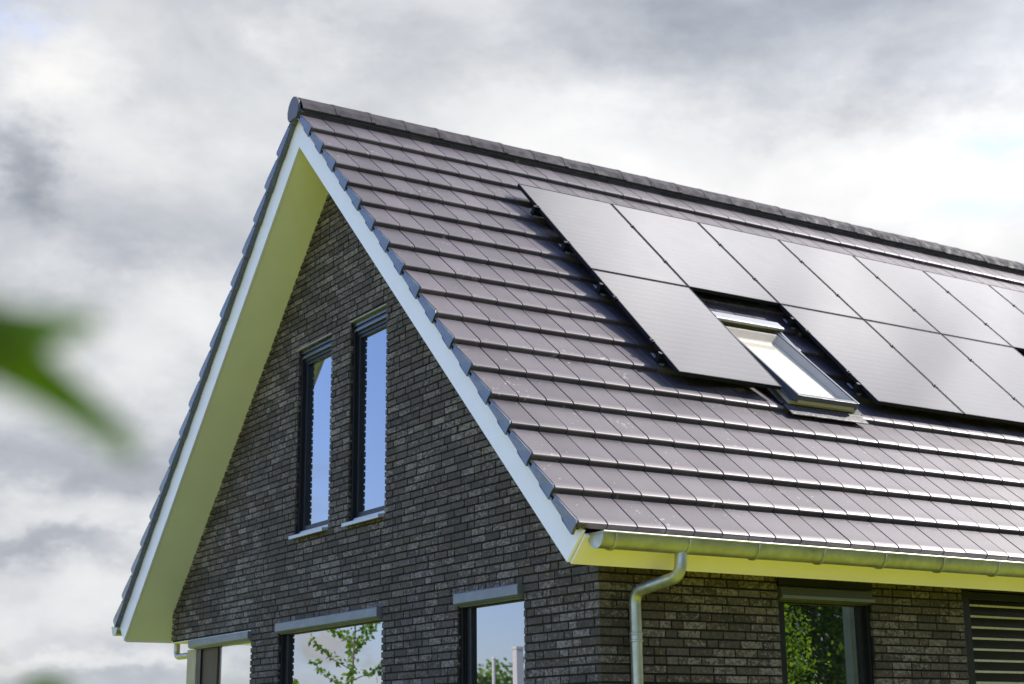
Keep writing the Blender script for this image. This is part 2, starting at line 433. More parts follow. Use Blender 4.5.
side_window(WD, 'window under the eave with dense green foliage mirrored in it')
side_window(WE)

# porch corner: timber post, stained panel, shutter box, clear pane
pw = empty('porch_screen', gab(-2.7, .05, 0)); pw.parent = house
MB().box(-3.395, -3.33, .04, .12, 0, 2.60, 0, gab).build('frame', M_BLACK, pw, bevel=.002)
MB().box(-3.33, -2.90, .06, .11, 0, 2.615, 0, gab).build('wood_panel', M_BROWN, pw, bevel=.002)
MB().box(-2.90, -1.885, .075, .083, .02, 2.60, 0, gab).build('pane', M_CLEAR, pw)
b = MB(); b.prism([gab(-3.53, -.035, 2.635), gab(-3.53, -.01, 2.615), gab(-3.53, .14, 2.615), gab(-3.53, .14, 2.705), gab(-3.53, -.035, 2.705)], (1.645, 0, 0))
for k in range(4): b.box(-3.36, -1.9, .0 + k * .03, .018 + k * .03, 2.606, 2.6145, 0, gab)
b.build('shutter_box', M_BOXGREY, pw, bevel=.0015)
MB().box(-WX + .01, -1.88, -.002, .24, 2.7065, 2.7145, 0, gab).build('lintel', M_LAWNTINT, pw)
MB().box(-3.71, -3.45, .03, .20, 0, 2.612, 0, gab).build('timber_post', M_POST, pw, bevel=.004)

# louvred shutter on the side wall
ls = empty('louvred_shutter', sid(5.1, .05, 0)); ls.parent = house
m = MB(); m.box(WS[0] + .005, WS[0] + .125, .035, .12, .1, 2.755, 0, sid); m.box(WS[1] - .09, WS[1] - .005, .035, .12, .1, 2.755, 0, sid); m.box(WS[0] + .125, WS[1] - .09, .04, .11, 2.69, 2.75, 0, sid)
m.box(WS[0] + .02, WS[1] - .02, .15, .18, .1, 2.75, 0, sid); m.build('frame', M_BLACK, ls, bevel=.002)
for k in range(28):
    z = 2.632 - k * .0885
    s = MB()
    P = [sid(u, v, w) for (u, v, w) in ((WS[0] + .127, .036, z), (WS[1] - .092, .036, z), (WS[1] - .092, .075, z + .006), (WS[0] + .127, .075, z + .006),
                                       (WS[0] + .127, .036, z + .016), (WS[1] - .092, .036, z + .016), (WS[1] - .092, .075, z + .022), (WS[0] + .127, .075, z + .022))]
    s.hexa(P); s.build('slat', M_SLAT, ls)

# ---- roof
roof = MB()
for s in (1, -1):
    # boarding between soffit and tiles
    y0, y1 = .03, YEND - .03
    loop = [F(s, y0, -.024 * tan(TH), .024), F(s, y0, SOFL - .03, .024), F(s, y0, SOFL - .03, .205), F(s, y0, -.205 * tan(TH), .205)]
    roof.prism(loop, (0, y1 - y0, 0), 0)
roof_o = roof.build('roof', M_FELT, house)

def tile_strip(mb, s, y0, y1, tn, rng, tmin=.02):
    """one flat interlocking tile: rounded nose at tn, tail tucked under the row above"""
    prof = [(tn - GAUGE - .05, -.056), (tn - GAUGE, -.0490), (tn - .12, -.0170), (tn - .050, -.0070), (tn - .032, -.0066), (tn - .016, -.0078), (tn - .006, -.0105), (tn, -.0165), (tn - .001, -.0520), (tn - .012, -.0560)]
    prof = [(max(t, tmin + i * .0005), n) for i, (t, n) in enumerate(prof)]
    dn = rng.uniform(-.0014, .0014); dt = rng.uniform(-.0018, .0018); tw = rng.uniform(-.0018, .0018)
    g = .0030; e = .0045
    ys = [y0 + g, y0 + g + e, y1 - g - e, y1 - g]; dr = [-.0028, 0, 0, -.0022]
    pts = []
    for i, (t, n) in enumerate(prof):
        for k, y in enumerate(ys):
            d = dr[k] if 0 < i < 8 else 0
            pts.append(T(s, y, t + dt, n + dn + d + tw * (k / 3 - .5)))
    fs = []
    for i in range(len(prof) - 1):
        for k in range(3): fs.append((i*4+k, i*4+k+1, (i+1)*4+k+1, (i+1)*4+k))
    b = len(pts)
    # flanks so the joints read as real gaps
    for k in (0, 3):
        for i in (1, 2, 3, 4, 5, 6, 7):
            t, n = prof[i]; pts.append(T(s, ys[k], t + dt, n + dn - .022))
    for q, k in enumerate((0, 3)):
        for j in range(6):
            i = j + 1; fs.append((i*4+k, (i+1)*4+k, b + q*7 + j + 1, b + q*7 + j))
    mb.poly(pts, fs)
rng = random.Random(11)
NROW = 17
joints = [TILEW * k - .066 for k in range(1, 55)]
YR = joints[-1]
for s in (1, -1):
    tl = MB()
    for r in range(-1, NROW):
        tn = NOSE0 + GAUGE * r
        prev = -.056
        for k, j in enumerate(joints):
            y0, y1, tm = prev, j, .02; prev = j
            if s == 1 and 8 <= r <= 11 and y1 > 2.9 and y0 < 3.9:      # opening of the roof window
                if y0 < 2.9: y1 = 3.083
                elif y0 > 3.8: y0 = 3.868
                else: continue
            tile_strip(tl, s, y0, y1, tn, rng, tm)
    # dark seam filler under the joints
    for r in range(-1, NROW):
        tn = NOSE0 + GAUGE * r
        ta = max(.02, tn - GAUGE)
        for ya, yb in ([(-.02, 3.083), (3.868, YR)] if (s == 1 and 8 <= r <= 11) else [(-.02, YR)]):
            P = [T(s, ya, ta, -.070), T(s, yb, ta, -.070), T(s, yb, tn - .004, -.044), T(s, ya, tn - .004, -.044)]
            tl.poly(P, [(0, 1, 2, 3)])
    tl.build('tile_covering', M_TILE, roof_o, smooth=False, fix=False)
# verge tiles: hanging flange of every row, both slopes
for s in (1, -1):
    vt = MB()
    for r in range(-1, NROW):
        tn = NOSE0 + GAUGE * r; tp = tn - GAUGE
        loop = [(tp - .004, -.088), (tp + .040, -.090), (tp + .043, -.049), (tn - .12, -.0205), (tn - .03, -.0085), (tn - .006, -.020), (tn - .010, -.060), (tn - .004, -.115), (tn - .150, -.113), (tn - .185, -.106), (tp + .002, -.105)]
        if tp < 0: loop = [(max(t, .02 + .002 * i), n) for i, (t, n) in enumerate(loop[:5])] + [(max(t, .02), n) for t, n in loop[5:]]
        yo = lambda t: -.058 - (.007 if t > tn - .16 else 0)
        n_ = len(loop); jy, jt, jn = rng.uniform(-.003, .003), rng.uniform(-.003, .003), rng.uniform(-.002, .002); pts = [T(s, yo(t) + jy, t + jt, n + jn) for t, n in loop] + [T(s, -.044 if s > 0 else -.004, t, n) for t, n in loop]
        fs = [tuple(range(n_))[::-1]] if tp < 0 else [(0, 1, 2, 3, 9, 10), (3, 4, 5, 6, 7, 8, 9)]
        fs += [(i, (i+1) % n_, n_ + (i+1) % n_, n_ + i) for i in range(n_)]
        vt.poly(pts, fs)
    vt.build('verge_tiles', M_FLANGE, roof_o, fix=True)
# ridge tiles
rt = MB()
prof = [(-.156, 7.512), (-.164, 7.524), (-.130, 7.596), (-.062, 7.664), (-.018, 7.690), (.018, 7.690), (.062, 7.664), (.130, 7.596), (.164, 7.524), (.156, 7.512)]
ys = [-.045 + .39 * 0] + [.345 + .386 * k for k in range(34)]
for a, b_ in zip(ys, ys[1:]):
    b_ = min(b_, YR + .04)
    if b_ - a < .05: break
    lift = rng.uniform(-.003, .003)
    secs = [(a + .002, 0), (a + .03, 0), (b_ - .035, .002), (b_ - .030, .005), (b_ + .012, .006)]
    pts = []; n = len(prof)
    for y, o in secs:
        for x, z in prof:
            pts.append((x * (1 + o / .15), y, z + o * .9 + lift))
    fs = [(i*n+k, i*n+k+1, (i+1)*n+k+1, (i+1)*n+k) for i in range(len(secs)-1) for k in range(n-1)]
    rt.poly(pts, fs)
    # thickness of the lap end
    e = len(secs) - 1
    p2 = [(x * .9, b_ + .012, z - .012 + lift) for x, z in prof]
    rt.poly([pts[e*n+k] for k in range(n)] + p2, [(k, k+1, n+k+1, n+k) for k in range(n-1)])
rt.build('ridge_tiles', M_RIDGE, roof_o, smooth=False, fix=True)
ep = MB(); pe = [(-.118, 7.45), (-.160, 7.495), (-.172, 7.560), (-.132, 7.640), (-.066, 7.690), (0, 7.708), (.066, 7.690), (.132, 7.640), (.172, 7.560), (.160, 7.495), (.118, 7.45)]
pe = [(x * .74, 7.560 + (z - 7.560) * .92 - .004) for x, z in pe]
ep.prism([(x, -.078, z) for x, z in pe], (0, .026, 0)); ep.build('ridge_end_plate', M_TILE, roof_o, bevel=.004)
for s in (1, -1):
    vb = MB(); vb.box(.05, 6.56, .0, .03, -.0615, -.046, 0, lambda a, b, c, s=s: T(s, b, a, c)); vb.build('verge_batten', M_FELT, roof_o)
for s in (1,):
    vs_ = MB(); vs_.box(.25, 6.56, -.036, -.001, -.098, -.060, 0, lambda a, b, c, s=s: T(s, b, a, c)); vs_.build('verge_filler', M_FELT, roof_o)
bed = MB(); bed.prism([(-.148, -.02, 7.49), (-.148, -.02, 7.530), (0, -.02, 7.672), (.148, -.02, 7.530), (.148, -.02, 7.49)], (0, YR, 0)); bed.build('ridge_bedding', M_FELT, roof_o)

# soffits, bargeboards, fascias
BBH = .262
for s in (1, -1):
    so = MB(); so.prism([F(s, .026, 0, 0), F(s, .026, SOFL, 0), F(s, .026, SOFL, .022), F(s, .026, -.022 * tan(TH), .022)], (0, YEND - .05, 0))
    so.build('soffit', M_LAWNTINT, house, bevel=.0)
    for yb in (0, YEND - .024):
        bb = MB(); bb.prism([F(s, yb, .004 * tan(TH) + .0008, -.004), F(s, yb, SOFL + .001, -.004), F(s, yb, SOFL + .001, BBH), F(s, yb, -(BBH) * tan(TH) + .0008, BBH)], (0, .024, 0))
        bb.build('bargeboard', M_WHITE, house, bevel=.0015)
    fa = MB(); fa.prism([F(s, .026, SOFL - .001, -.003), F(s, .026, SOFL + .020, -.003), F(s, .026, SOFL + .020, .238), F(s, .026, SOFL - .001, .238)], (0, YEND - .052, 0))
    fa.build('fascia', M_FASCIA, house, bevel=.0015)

# gutters
GX, GZ, GR = 4.662, 2.908, .086
def gutter(s):
    root = empty('gutter', (s * GX, 6, GZ - GR)); root.parent = house
    def P(ang, r, y): return (s * (GX + r * cos(ang)), y, GZ - r * sin(ang) * 1.12)
    n = 18; y0, y1 = (.066 if s > 0 else -.03), YEND - .1
    m = MB()
    for (ra, rb) in ((GR, GR - .003),):
        pts = []
        for y in (y0, y1):
            for k in range(n + 1): pts.append(P(pi * k / n, ra, y))
            for k in range(n + 1): pts.append(P(pi * k / n, rb, y))
        q = n + 1; fs = []
        for k in range(n): fs += [(k, k+1, 2*q+k+1, 2*q+k), (q+k, 3*q+k, 3*q+k+1, q+k+1)]
        fs += [(0, 2*q, 3*q, q), (n, q+n, 3*q+n, 2*q+n)]
        m.poly(pts, fs)
    trough = m.build('trough', M_ZINC, root, smooth=True)
    bd = MB(); bd.tube([(s * (GX + GR + .004), y, GZ + .004) for y in (y0 - .002, y1)], .0085, 12)
    bd.build('bead', M_ZINC, root, smooth=True)
    for y in (y0, y1):
        c = MB(); loop = [P(pi * k / n, GR + .003, y - .004) for k in range(n + 1)]
        c.prism(loop, (0, .006, 0)); c.box(GX - GR - .012, GX + GR + .012, y - .010, y + .006, GZ - .003, GZ + .007, 0, lambda a, b, c: (s * a, b, c))
        c.build('end_cap', M_ZINC, root)
    for yk in [.165 + .612 * k for k in range(20)]:
        st = MB(); pts = []; fs = []
        for k in range(n + 1):
            for (r, dy) in ((GR + .0015, 0), (GR + .009, .004), (GR + .009, .022), (GR + .0015, .026)): pts.append(P(pi * k / n, r, yk + dy))
        for k in range(n):
            for j in range(3): fs.append((k*4+j, k*4+j+1, (k+1)*4+j+1, (k+1)*4+j))
        st.poly(pts, fs); st.build('bracket', M_ZINC, root, smooth=True)
    return root
gr_ = gutter(1); gl_ = gutter(-1)

def smooth_path(pts, rad, n=7):
    """polyline with rounded corners"""
    out = [Vector(pts[0])]
    for a, b, c in zip(pts, pts[1:], pts[2:]):
        a, b, c = Vector(a), Vector(b), Vector(c); d1 = (a - b).normalized(); d2 = (c - b).normalized()
        p, q = b + d1 * rad, b + d2 * rad
        for k in range(n + 1):
            t = k / n; out.append((p * (1-t) + b * t) * (1-t) + (b * (1-t) + q * t) * t)
    out.append(Vector(pts[-1])); return out
def downpipe(pts, collars, rad=.042):
    r = empty('downpipe', (pts[-1][0], pts[-1][1], 0)); r.parent = house
    m = MB(); m.tube(smooth_path(pts, .085), rad, 20); m.build('pipe', M_ZINC, r, smooth=True)
    for p, ax in collars:
        c = MB(); ax = Vector(ax).normalized(); p = Vector(p)
        c.tube([p - ax * .034, p - ax * .030, p - ax * .020, p - ax * .016, p + ax * .016, p + ax * .020, p + ax * .030, p + ax * .034],
               [rad + .002, rad + .007, rad + .007, rad + .003, rad + .003, rad + .007, rad + .007, rad + .002], 20)
        c.build('pipe_clamp', M_ZINC, r, smooth=True)
    return r
downpipe([(4.662, .765, 2.83), (4.662, .755, 2.665), (4.212, .708, 2.595), (4.212, .708, 0.0)],
         [((4.212, .708, 2.285), (0, 0, 1)), ((4.212, .708, .8), (0, 0, 1))])
downpipe([(-4.600, .70, 2.83), (-4.600, .70, 2.585), (-3.83, .72, 2.585), (-3.83, .72, 0)], [((-3.83, .72, 1.2), (0, 0, 1))], .036)

# ---- roof window
sk = empty('roof_window', T(1, 3.47, 4.0, 0)); sk.parent = house
SY0, SY1, STT, STB = 3.085, 3.865, 3.27, 4.70
t_ = lambda y, t, n: T(1, y, t, n)
fl = MB()
members(fl, lambda u, v, w: t_(u, w, v), SY0 - .09, SY1 + .09, STT - .12, STB - .02, .09, -.02, .012)
fl.build('side_flashing', M_BLACK, sk, bevel=.002)
ff = MB(); members(ff, lambda u, v, w: t_(u, w, v), SY0, SY1, STT + .02, STB - .03, .028, -.115, .044); ff.build('fixed_frame', M_PINE, sk, bevel=.002)
fc = MB(); members(fc, lambda u, v, w: t_(u, w, v), SY0 - .004, SY1 + .004, STT + .02, STB - .03, .034, .0445, .053); fc.build('frame_cover', M_SASH, sk, bevel=.0015)
hd = MB()
hd.prism([t_(SY0 - .02, STT - .03, .02), t_(SY0 - .02, STT - .03, .070), t_(SY0 - .02, STT + .0, .084), t_(SY0 - .02, STT + .105, .092), t_(SY0 - .02, STT + .125, .086), t_(SY0 - .02, STT + .125, .062), t_(SY0 - .02, STT + .02, .05)], Vector(t_(SY1 + .02, 0, 0)) - Vector(t_(SY0 - .02, 0, 0)))
hd.build('hood', M_HOOD, sk, bevel=.003)
# sash tilted on its middle pivot: foot swung out
TM = (STT + STB) / 2; tilt = R(3.6)
def sh(y, t, n):
    dt = t - TM; return t_(y, TM + dt * cos(tilt) + n * sin(tilt) * -1, .058 + dt * sin(tilt) + n * cos(tilt))
sfr = lambda u, v, w: sh(u, w, v)
sa = MB(); a0, a1, b0, b1 = SY0 + .031, SY1 - .031, STT + .135, STB
sa.box(a0, a0 + .028, -.045, .022, b0, b1, 0, sfr); sa.box(a1 - .028, a1, -.045, .022, b0, b1, 0, sfr)
sa.box(a0 + .028, a1 - .028, -.026, .018, b1 - .045, b1, 0, sfr); sa.box(a0 + .028, a1 - .028, -.03, .010, b0, b0 + .03, 0, sfr)
sa.build('sash_cover', M_SASH, sk, bevel=.003)
ln = MB()
def wedge(P): ln.hexa(P)
GN = lambda t: -.045 - .055 * (STB - t) / (STB - STT)
for (u0, u1, lean) in ((a1 - .030, a1 - .075, -1), (a0 + .030, a0 + .075, 1)):
    ln.hexa([sh(u0, b0 + .03, .012), sh(u1, b0 + .03, -.062), sh(u1 + .002, b1 - .045, -.045), sh(u0, b1 - .045, .012),
             sh(u0 + .002, b0 + .03, .012), sh(u0 + .002, b0 + .03, -.062), sh(u0 + .002, b1 - .045, -.055), sh(u0 + .002, b1 - .045, .012)])
ln.hexa([sh(a0 + .030, b0 + .031, .008), sh(a1 - .030, b0 + .031, .008), sh(a1 - .030, b0 + .031, -.062), sh(a0 + .030, b0 + .031, -.062),
         sh(a0 + .030, b0 + .035, .008), sh(a1 - .030, b0 + .035, .008), sh(a1 - .075, b0 + .10, -.062), sh(a0 + .075, b0 + .10, -.062)])
ln.box(a0 + .03, a1 - .03, -.060, -.028, b1 - .055, b1 - .006, 0, sfr)
ln.build('sash_lining', M_PINE, sk, bevel=.0015)
gp = MB(); gp.hexa([sh(a0 + .029, b0 + .06, -.050), sh(a1 - .029, b0 + .06, -.050), sh(a1 - .029, b1 - .046, -.035), sh(a0 + .029, b1 - .046, -.035),
                   sh(a0 + .029, b0 + .06, -.046), sh(a1 - .029, b0 + .06, -.046), sh(a1 - .029, b1 - .046, -.029), sh(a0 + .029, b1 - .046, -.029)])
gp.build('pane', M_CLEAR, sk)
bl = MB(); bl.hexa([sh(a0 + .04, b0 + .05, -.064), sh(a1 - .04, b0 + .05, -.064), sh(a1 - .04, b1 - .05, -.050), sh(a0 + .04, b1 - .05, -.050),
                   sh(a0 + .04, b0 + .05, -.058), sh(a1 - .04, b0 + .05, -.058), sh(a1 - .04, b1 - .05, -.044), sh(a0 + .04, b1 - .05, -.044)])
bl.build('roller_blind', M_BLIND, sk)
# lead apron lying over the tile row below
ap = MB(); r2 = random.Random(5); cols = 44; rows = [(STB - .06, .012), (STB + .01, .008), (STB + .05, .006), (STB + .10, .006), (STB + .125, .004)]
pts = []
for i, (t, n) in enumerate(rows):
    for k in range(cols + 1):
        y = SY0 - .06 + (SY1 - SY0 + .12) * k / cols
        w = .003 * sin(y * 2 * pi / TILEW) + r2.uniform(-.002, .002)
        pts.append(t_(y, t + (r2.uniform(-.0015, .0015) if i == 4 else 0), n + w * .3))
ap.poly(pts, [(i*(cols+1)+k, i*(cols+1)+k+1, (i+1)*(cols+1)+k+1, (i+1)*(cols+1)+k) for i in range(4) for k in range(cols)])
apo = ap.build('lead_apron', M_LEAD, sk, smooth=True); sm = apo.modifiers.new('s', 'SOLIDIFY'); sm.thickness = .003
# second roof window further along, behind the right edge of the photograph: only its gap is seen
# ------------------------------------------------------------------ solar panels
PW, PH, PN = 1.109, 1.672, .110
PY0, PITCH = 1.918, 1.125
RT = {0: 1.208, 1: 2.898}
ucol = Vector(T(1, 1, 0, 0)) - Vector(T(1, 0, 0, 0)); tv = Vector(T(1, 0, 1, 0)) - Vector(T(1, 0, 0, 0)); nv = Vector(T(1, 0, 0, 1)) - Vector(T(1, 0, 0, 0))
ROT = Matrix((tv, ucol, nv)).transposed()      # local x = down slope, y = along ridge, z = out
def make_panel():
    root = empty('solar_panel'); root.rotation_mode = 'QUATERNION'
    fr = MB(); w, th = .011, .034
    fr.box(0, PH, 0, w, -th, 0); fr.box(0, PH, PW - w, PW, -th, 0); fr.box(0, w, w, PW - w, -th, 0); fr.box(PH - w, PH, w, PW - w, -th, 0)
    fr.box(.02, PH - .02, w, PW - w, -.014, -.008)
    f = fr.build('frame', M_PVF, None); f.parent = root
    gl = MB(); gl.box(w - .001, PH - w + .001, w - .001, PW - w + .001, -.006, -.0018)
    g_ = gl.build('glass', M_PV, None); g_.parent = root
    for x in (.50, PH - .47):
        for y in (-.0080, ):
            c = MB(); c.box(x - .024, x + .024, y - .019, y + .019, -.002, .0045); c.tube([(x, y, .002), (x, y, .013)], .008, 8); c.box(x - .02, x + .02, y - .004, y + .004, -.034, 0)
            o = c.build('clamp', M_BLACK, None); o.parent = root
    return root
proto = make_panel()
def copy_tree(o, parent=None):
    c = o.copy(); COL.objects.link(c); c.parent = parent
    for ch in o.children: copy_tree(ch, c)
    return c
cells = [(0, c) for c in range(9)] + [(1, c) for c in (0, 2, 3, 4, 6, 7, 8)]
PLAB = {(0, 0): 'top left solar panel, at the corner of the array nearest the gable', (1, 0): 'lower left solar panel, left of the roof window',
        (0, 1): 'solar panel directly above the roof window', (0, 2): 'third solar panel from the left in the upper row', (0, 3): 'fourth solar panel from the left in the upper row',
        (0, 4): 'fifth solar panel from the left in the upper row', (0, 5): 'sixth solar panel in the upper row, above the far gap in the array', (1, 2): 'lower row solar panel directly right of the roof window',
        (1, 3): 'lower row solar panel, second one right of the roof window', (1, 4): 'lower solar panel at the right photo edge, third one right of the roof window'}
q = ROT.to_quaternion()
first = True
for (r, c) in cells:
    o = proto if first else copy_tree(proto); first = False
    o.rotation_quaternion = q
    o.location = T(1, PY0 + PITCH * c, RT[r] + 0, PN)
    lab = PLAB.get((r, c), '%s row solar panel, %s beyond the edge' % ('upper' if r == 0 else 'lower', {6: 'first', 7: 'second', 8: 'third'}.get(c)))
    tag(o, lab, 'solar panel', 'black solar panels on the right roof slope')
# mounting rails with end hooks
def rail(t, segs, lab):
    root = empty('mounting_rail', T(1, segs[0][0], t, .03))
    tag(root, lab, 'mounting rail', 'rails under the solar panels')
    for (y0, y1) in segs:
        m = MB(); m.box(t - .02, t + .02, y0, y1, .026, PN - .036, 0, lambda a, b, c: T(1, b, a, c)); m.build('rail', M_BLACK, root)
        m2 = MB(); m2.box(t - .026, t + .026, y0 - .012, y0 - .001, .022, PN - .028, 0, lambda a, b, c: T(1, b, a, c)); m2.box(t - .016, t + .016, y0 - .02, y0 + .012, PN - .03, PN + .002, 0, lambda a, b, c: T(1, b, a, c))
        m2.build('end_clamp', M_BLACK, root)
        y = y0 + .05
        while y < y1:
            h = MB(); h.box(t - .17, t + .012, y, y + .03, .004, .010, 0, lambda a, b, c: T(1, b, a, c)); h.box(t - .012, t + .012, y, y + .03, .0, .03, 0, lambda a, b, c: T(1, b, a, c))
            h.build('roof_hook', M_SILL, root); y += .985
YE = PY0 + PITCH * 9 - .01
rail(RT[0] + .50, [(PY0 - .035, YE)], 'topmost rail, ending in a clamp at the upper left panel edge')
rail(RT[0] + PH - .47, [(PY0 - .035, YE)], 'second rail from the ridge, under the foot of the upper panels')
LS = [(PY0 - .035, PY0 + PW + .02), (PY0 + 2*PITCH - .035, PY0 + 5*PITCH), (PY0 + 6*PITCH - .035, YE)]
rail(RT[1] + .27, LS, 'third rail from the ridge, broken by the roof window')
rail(RT[1] + PH - .27, LS, 'lowest rail, near the foot of the lower panels')

# ------------------------------------------------------------------ planting
def leaf_cloud(mb, pts_fn, n, size, rng, spread=.5):
    for _ in range(n):
        c = Vector(pts_fn()); s = size * rng.uniform(.6, 1.25)
        d = Vector((rng.gauss(0, 1), rng.gauss(0, 1), rng.gauss(-.3, .8))).normalized(); u = d.orthogonal().normalized()
        u = Matrix.Rotation(rng.uniform(0, 2*pi), 3, d) @ u; w = d.cross(u)
        b = len(mb.v)
        mb.v += [tuple(c), tuple(c + d*s*.45 + u*s*.34 + w*s*.06), tuple(c + d*s), tuple(c + d*s*.45 - u*s*.34 + w*s*.06)]
        mb.f += [(b, b+1, b+2), (b, b+2, b+3)]; mb.m += [0, 0]
def tree(name, loc, h, crad, label, leafm, nleaf, lsize, seed, trunk_r=.12, group=None, clumps=26, squash=1.0, lo=.28):
    rng = random.Random(seed); root = empty(name, loc); tag(root, label, 'tree', group)
    B = Vector(loc); tr = MB()
    top = B + Vector((rng.uniform(-.2, .2), rng.uniform(-.2, .2), h * .92))
    path = [B + (top - B) * t + Vector((sin(t*5+seed) * .05 * h * .2, cos(t*4+seed) * .04 * h * .2, 0)) for t in [i/7 for i in range(8)]]
    tr.tube(path, [trunk_r * (1 - .85*t) for t in [i/7 for i in range(8)]], 10)
    tr.build('trunk', M_BARK, root, smooth=True)
    lb = MB(); cc = []
    for k in range(clumps):
        t = lo + (1 - lo) * (k + .5) / clumps; a = k * 2.4 + rng.uniform(-.4, .4)
        rr = crad * (sin(pi * min(1, max(.08, (t - lo) / (1 - lo) * .85 + .12))) ** .6) * rng.uniform(.45, 1.0)
        base = B + (top - B) * max(.1, t - .12); e = B + Vector((rr * cos(a), rr * sin(a), h * t)); midp = (base + e) / 2 + Vector((0, 0, -.03 * h))
        lb.tube([base, midp, e], [trunk_r * .3 * (1.1 - t) + .006, trunk_r * .18 * (1.1-t) + .004, .004], 6); cc.append((e, crad * rng.uniform(.22, .42))); cc.append((midp, crad * rng.uniform(.18, .3)))
    lb.build('limbs', M_BARK, root, smooth=True)
    cr = MB()
    def pf():
        c, r = rng.choice(cc); v = Vector((rng.gauss(0, 1), rng.gauss(0, 1), rng.gauss(0, .75)))
        return c + v * r * .48
    leaf_cloud(cr, pf, nleaf, lsize, rng)
    cr.build('crown', leafm, root, fix=False)
    return root
# young tree mirrored in the wide gable window: slender stem, short twigs with rosettes of leaves
def sapling(loc, h, label):
    rng = random.Random(21); root = empty('young_tree', loc); tag(root, label, 'tree'); B = Vector(loc)
    st = MB(); st.tube([B + Vector((.02*sin(k), .02*cos(k*1.3), h*k/8)) for k in range(9)], [.03*(1-.85*k/8)+.003 for k in range(9)], 8); st.build('trunk', M_BARK, root, smooth=True)
    tw = MB(); cr = MB()
    for k in range(17):
        z = h * (.34 + .62 * (k / 17)); a = k * 2.4 + rng.uniform(-.3, .3); L = (.95 - .62 * (z / h)) * rng.uniform(.9, 1.5) * (1 if z < h * .85 else .8) * .9
        p0 = B + Vector((0, 0, z)); p1 = p0 + Vector((cos(a) * L * .6, sin(a) * L * .6, L * .25)); p2 = p0 + Vector((cos(a) * L, sin(a) * L, L * .62))
        tw.tube([p0, p1, p2], [.008, .005, .003], 5)
        for j in range(6):
            t = .3 + .7 * j / 5; c = p0 * (1-t)**2 + p1 * 2*t*(1-t) + p2 * t*t
            leaf_cloud(cr, lambda: c + Vector((rng.gauss(0, .022), rng.gauss(0, .022), rng.gauss(0, .022))), 8, .085, rng)
    for j in range(9):
        c = B + Vector((rng.gauss(0, .03), rng.gauss(0, .03), h * (.72 + .28 * j / 8)))
        leaf_cloud(cr, lambda: c + Vector((rng.gauss(0, .03), rng.gauss(0, .03), rng.gauss(0, .03))), 6, .06, rng)
    tw.build('twigs', M_BARK, root); cr.build('crown', M_LEAF, root, fix=False)
sapling((-5.98, -2.58, 0), 3.42, 'slender young tree on the lawn, mirrored in the wide gable window')

HG = 'trees beyond the garden'
for i, (x, y, h, r) in enumerate([(-33, -21.5, 3.9, 2.6), (-30, -23, 4.1, 2.8), (-27, -25.5, 3.9, 2.6), (-25.5, -14.2, 3.3, 1.5), (-33.5, -16.5, 2.8, 2.0), (-23.0, -14.9, 3.0, 1.3)]):
    tree('garden_tree', (x, y, 0), h, r, ['bushy round tree in the row beyond the lawn, seen mirrored in the corner window', 'tallest bushy tree of the row beyond the lawn', 'lowest tree at the left of the row beyond the lawn',
          'bushy tree mirrored at the edge of the wide gable window', 'low spreading tree behind the young tree', 'small round tree nearest the young tree'][i], M_LEAFD if i % 2 else M_LEAF, 5200, .22, 40 + i, .14, HG, 30, lo=.12)
# dense trees mirrored in the side window
tree('leafy_tree', (9.3, 6.45, 0), 3.45, .85, 'bright green leafy tree close to the side wall, mirrored in the eave window', M_LEAF, 16000, .055, 71, .07, None, 44, lo=.2)
for i, (x, y, h, r) in enumerate([(14.6, 12.6, 5.0, 2.1), (12.6, 14.6, 4.6, 1.9), (17.0, 15.6, 6.4, 2.6)]):
    tree('dense_tree', (x, y, 0), h, r, ['dark dense tree just behind the bright leafy tree', 'dark dense tree right behind, nearest the house wall', 'tallest dark tree, furthest from the house wall'][i], M_LEAFD, 9000, .13, 80 + i, .12, 'dark trees beside the house', 44, lo=.1)
for i, (x, y, h, r) in enumerate([(17.5, -1.5, 8.5, 2.6), (18.5, 3.0, 9.5, 2.8), (17.8, 7.5, 8.8, 2.6), (19.5, 11.8, 9.8, 3.0), (18.2, 16.5, 8.6, 2.8)]):  # unseen row of trees added to keep sky light off the side wall
    tree('tall_tree', (x, y, 0), h, r, ['tall leafy tree nearest the camera, out of view beside the house', 'second tall leafy tree of the row beside the house', 'middle tall leafy tree of the row beside the house', 'tallest leafy tree of the row beside the house', 'furthest tall leafy tree of the row beside the house'][i], M_LEAFD, 5000, .30, 90 + i, .2, 'tall trees beside the house', 40, lo=.12)
# white garden posts, also seen only in the panes
def post(loc, r, h, name, label, sq=False, mt=None):
    m = MB()
    if sq: m.box(loc[0] - r, loc[0] + r, loc[1] - r, loc[1] + r, 0, h); m.box(loc[0] - r * 1.15, loc[0] + r * 1.15, loc[1] - r * 1.15, loc[1] + r * 1.15, h, h + .03)
    else: m.tube([(loc[0], loc[1], 0), (loc[0], loc[1], h)], r, 14); m.tube([(loc[0], loc[1], h), (loc[0], loc[1], h + .02)], [r * 1.3, r * .8], 14)
    o = m.build(name, mt or M_WHITE); tag(o, label, 'post')
post((-4.15, -3.65), .022, 2.62, 'garden_post', 'thin round white post standing on the lawn before the gable')
post((-3.76, -3.77), .05, 2.72, 'garden_pillar', 'thick square white pillar standing on the lawn before the gable', True)
post((7.56, 6.40), .055, 3.0, 'garden_pillar', 'square grey-green pillar beside the bright leafy tree', True, M_GREENISH)

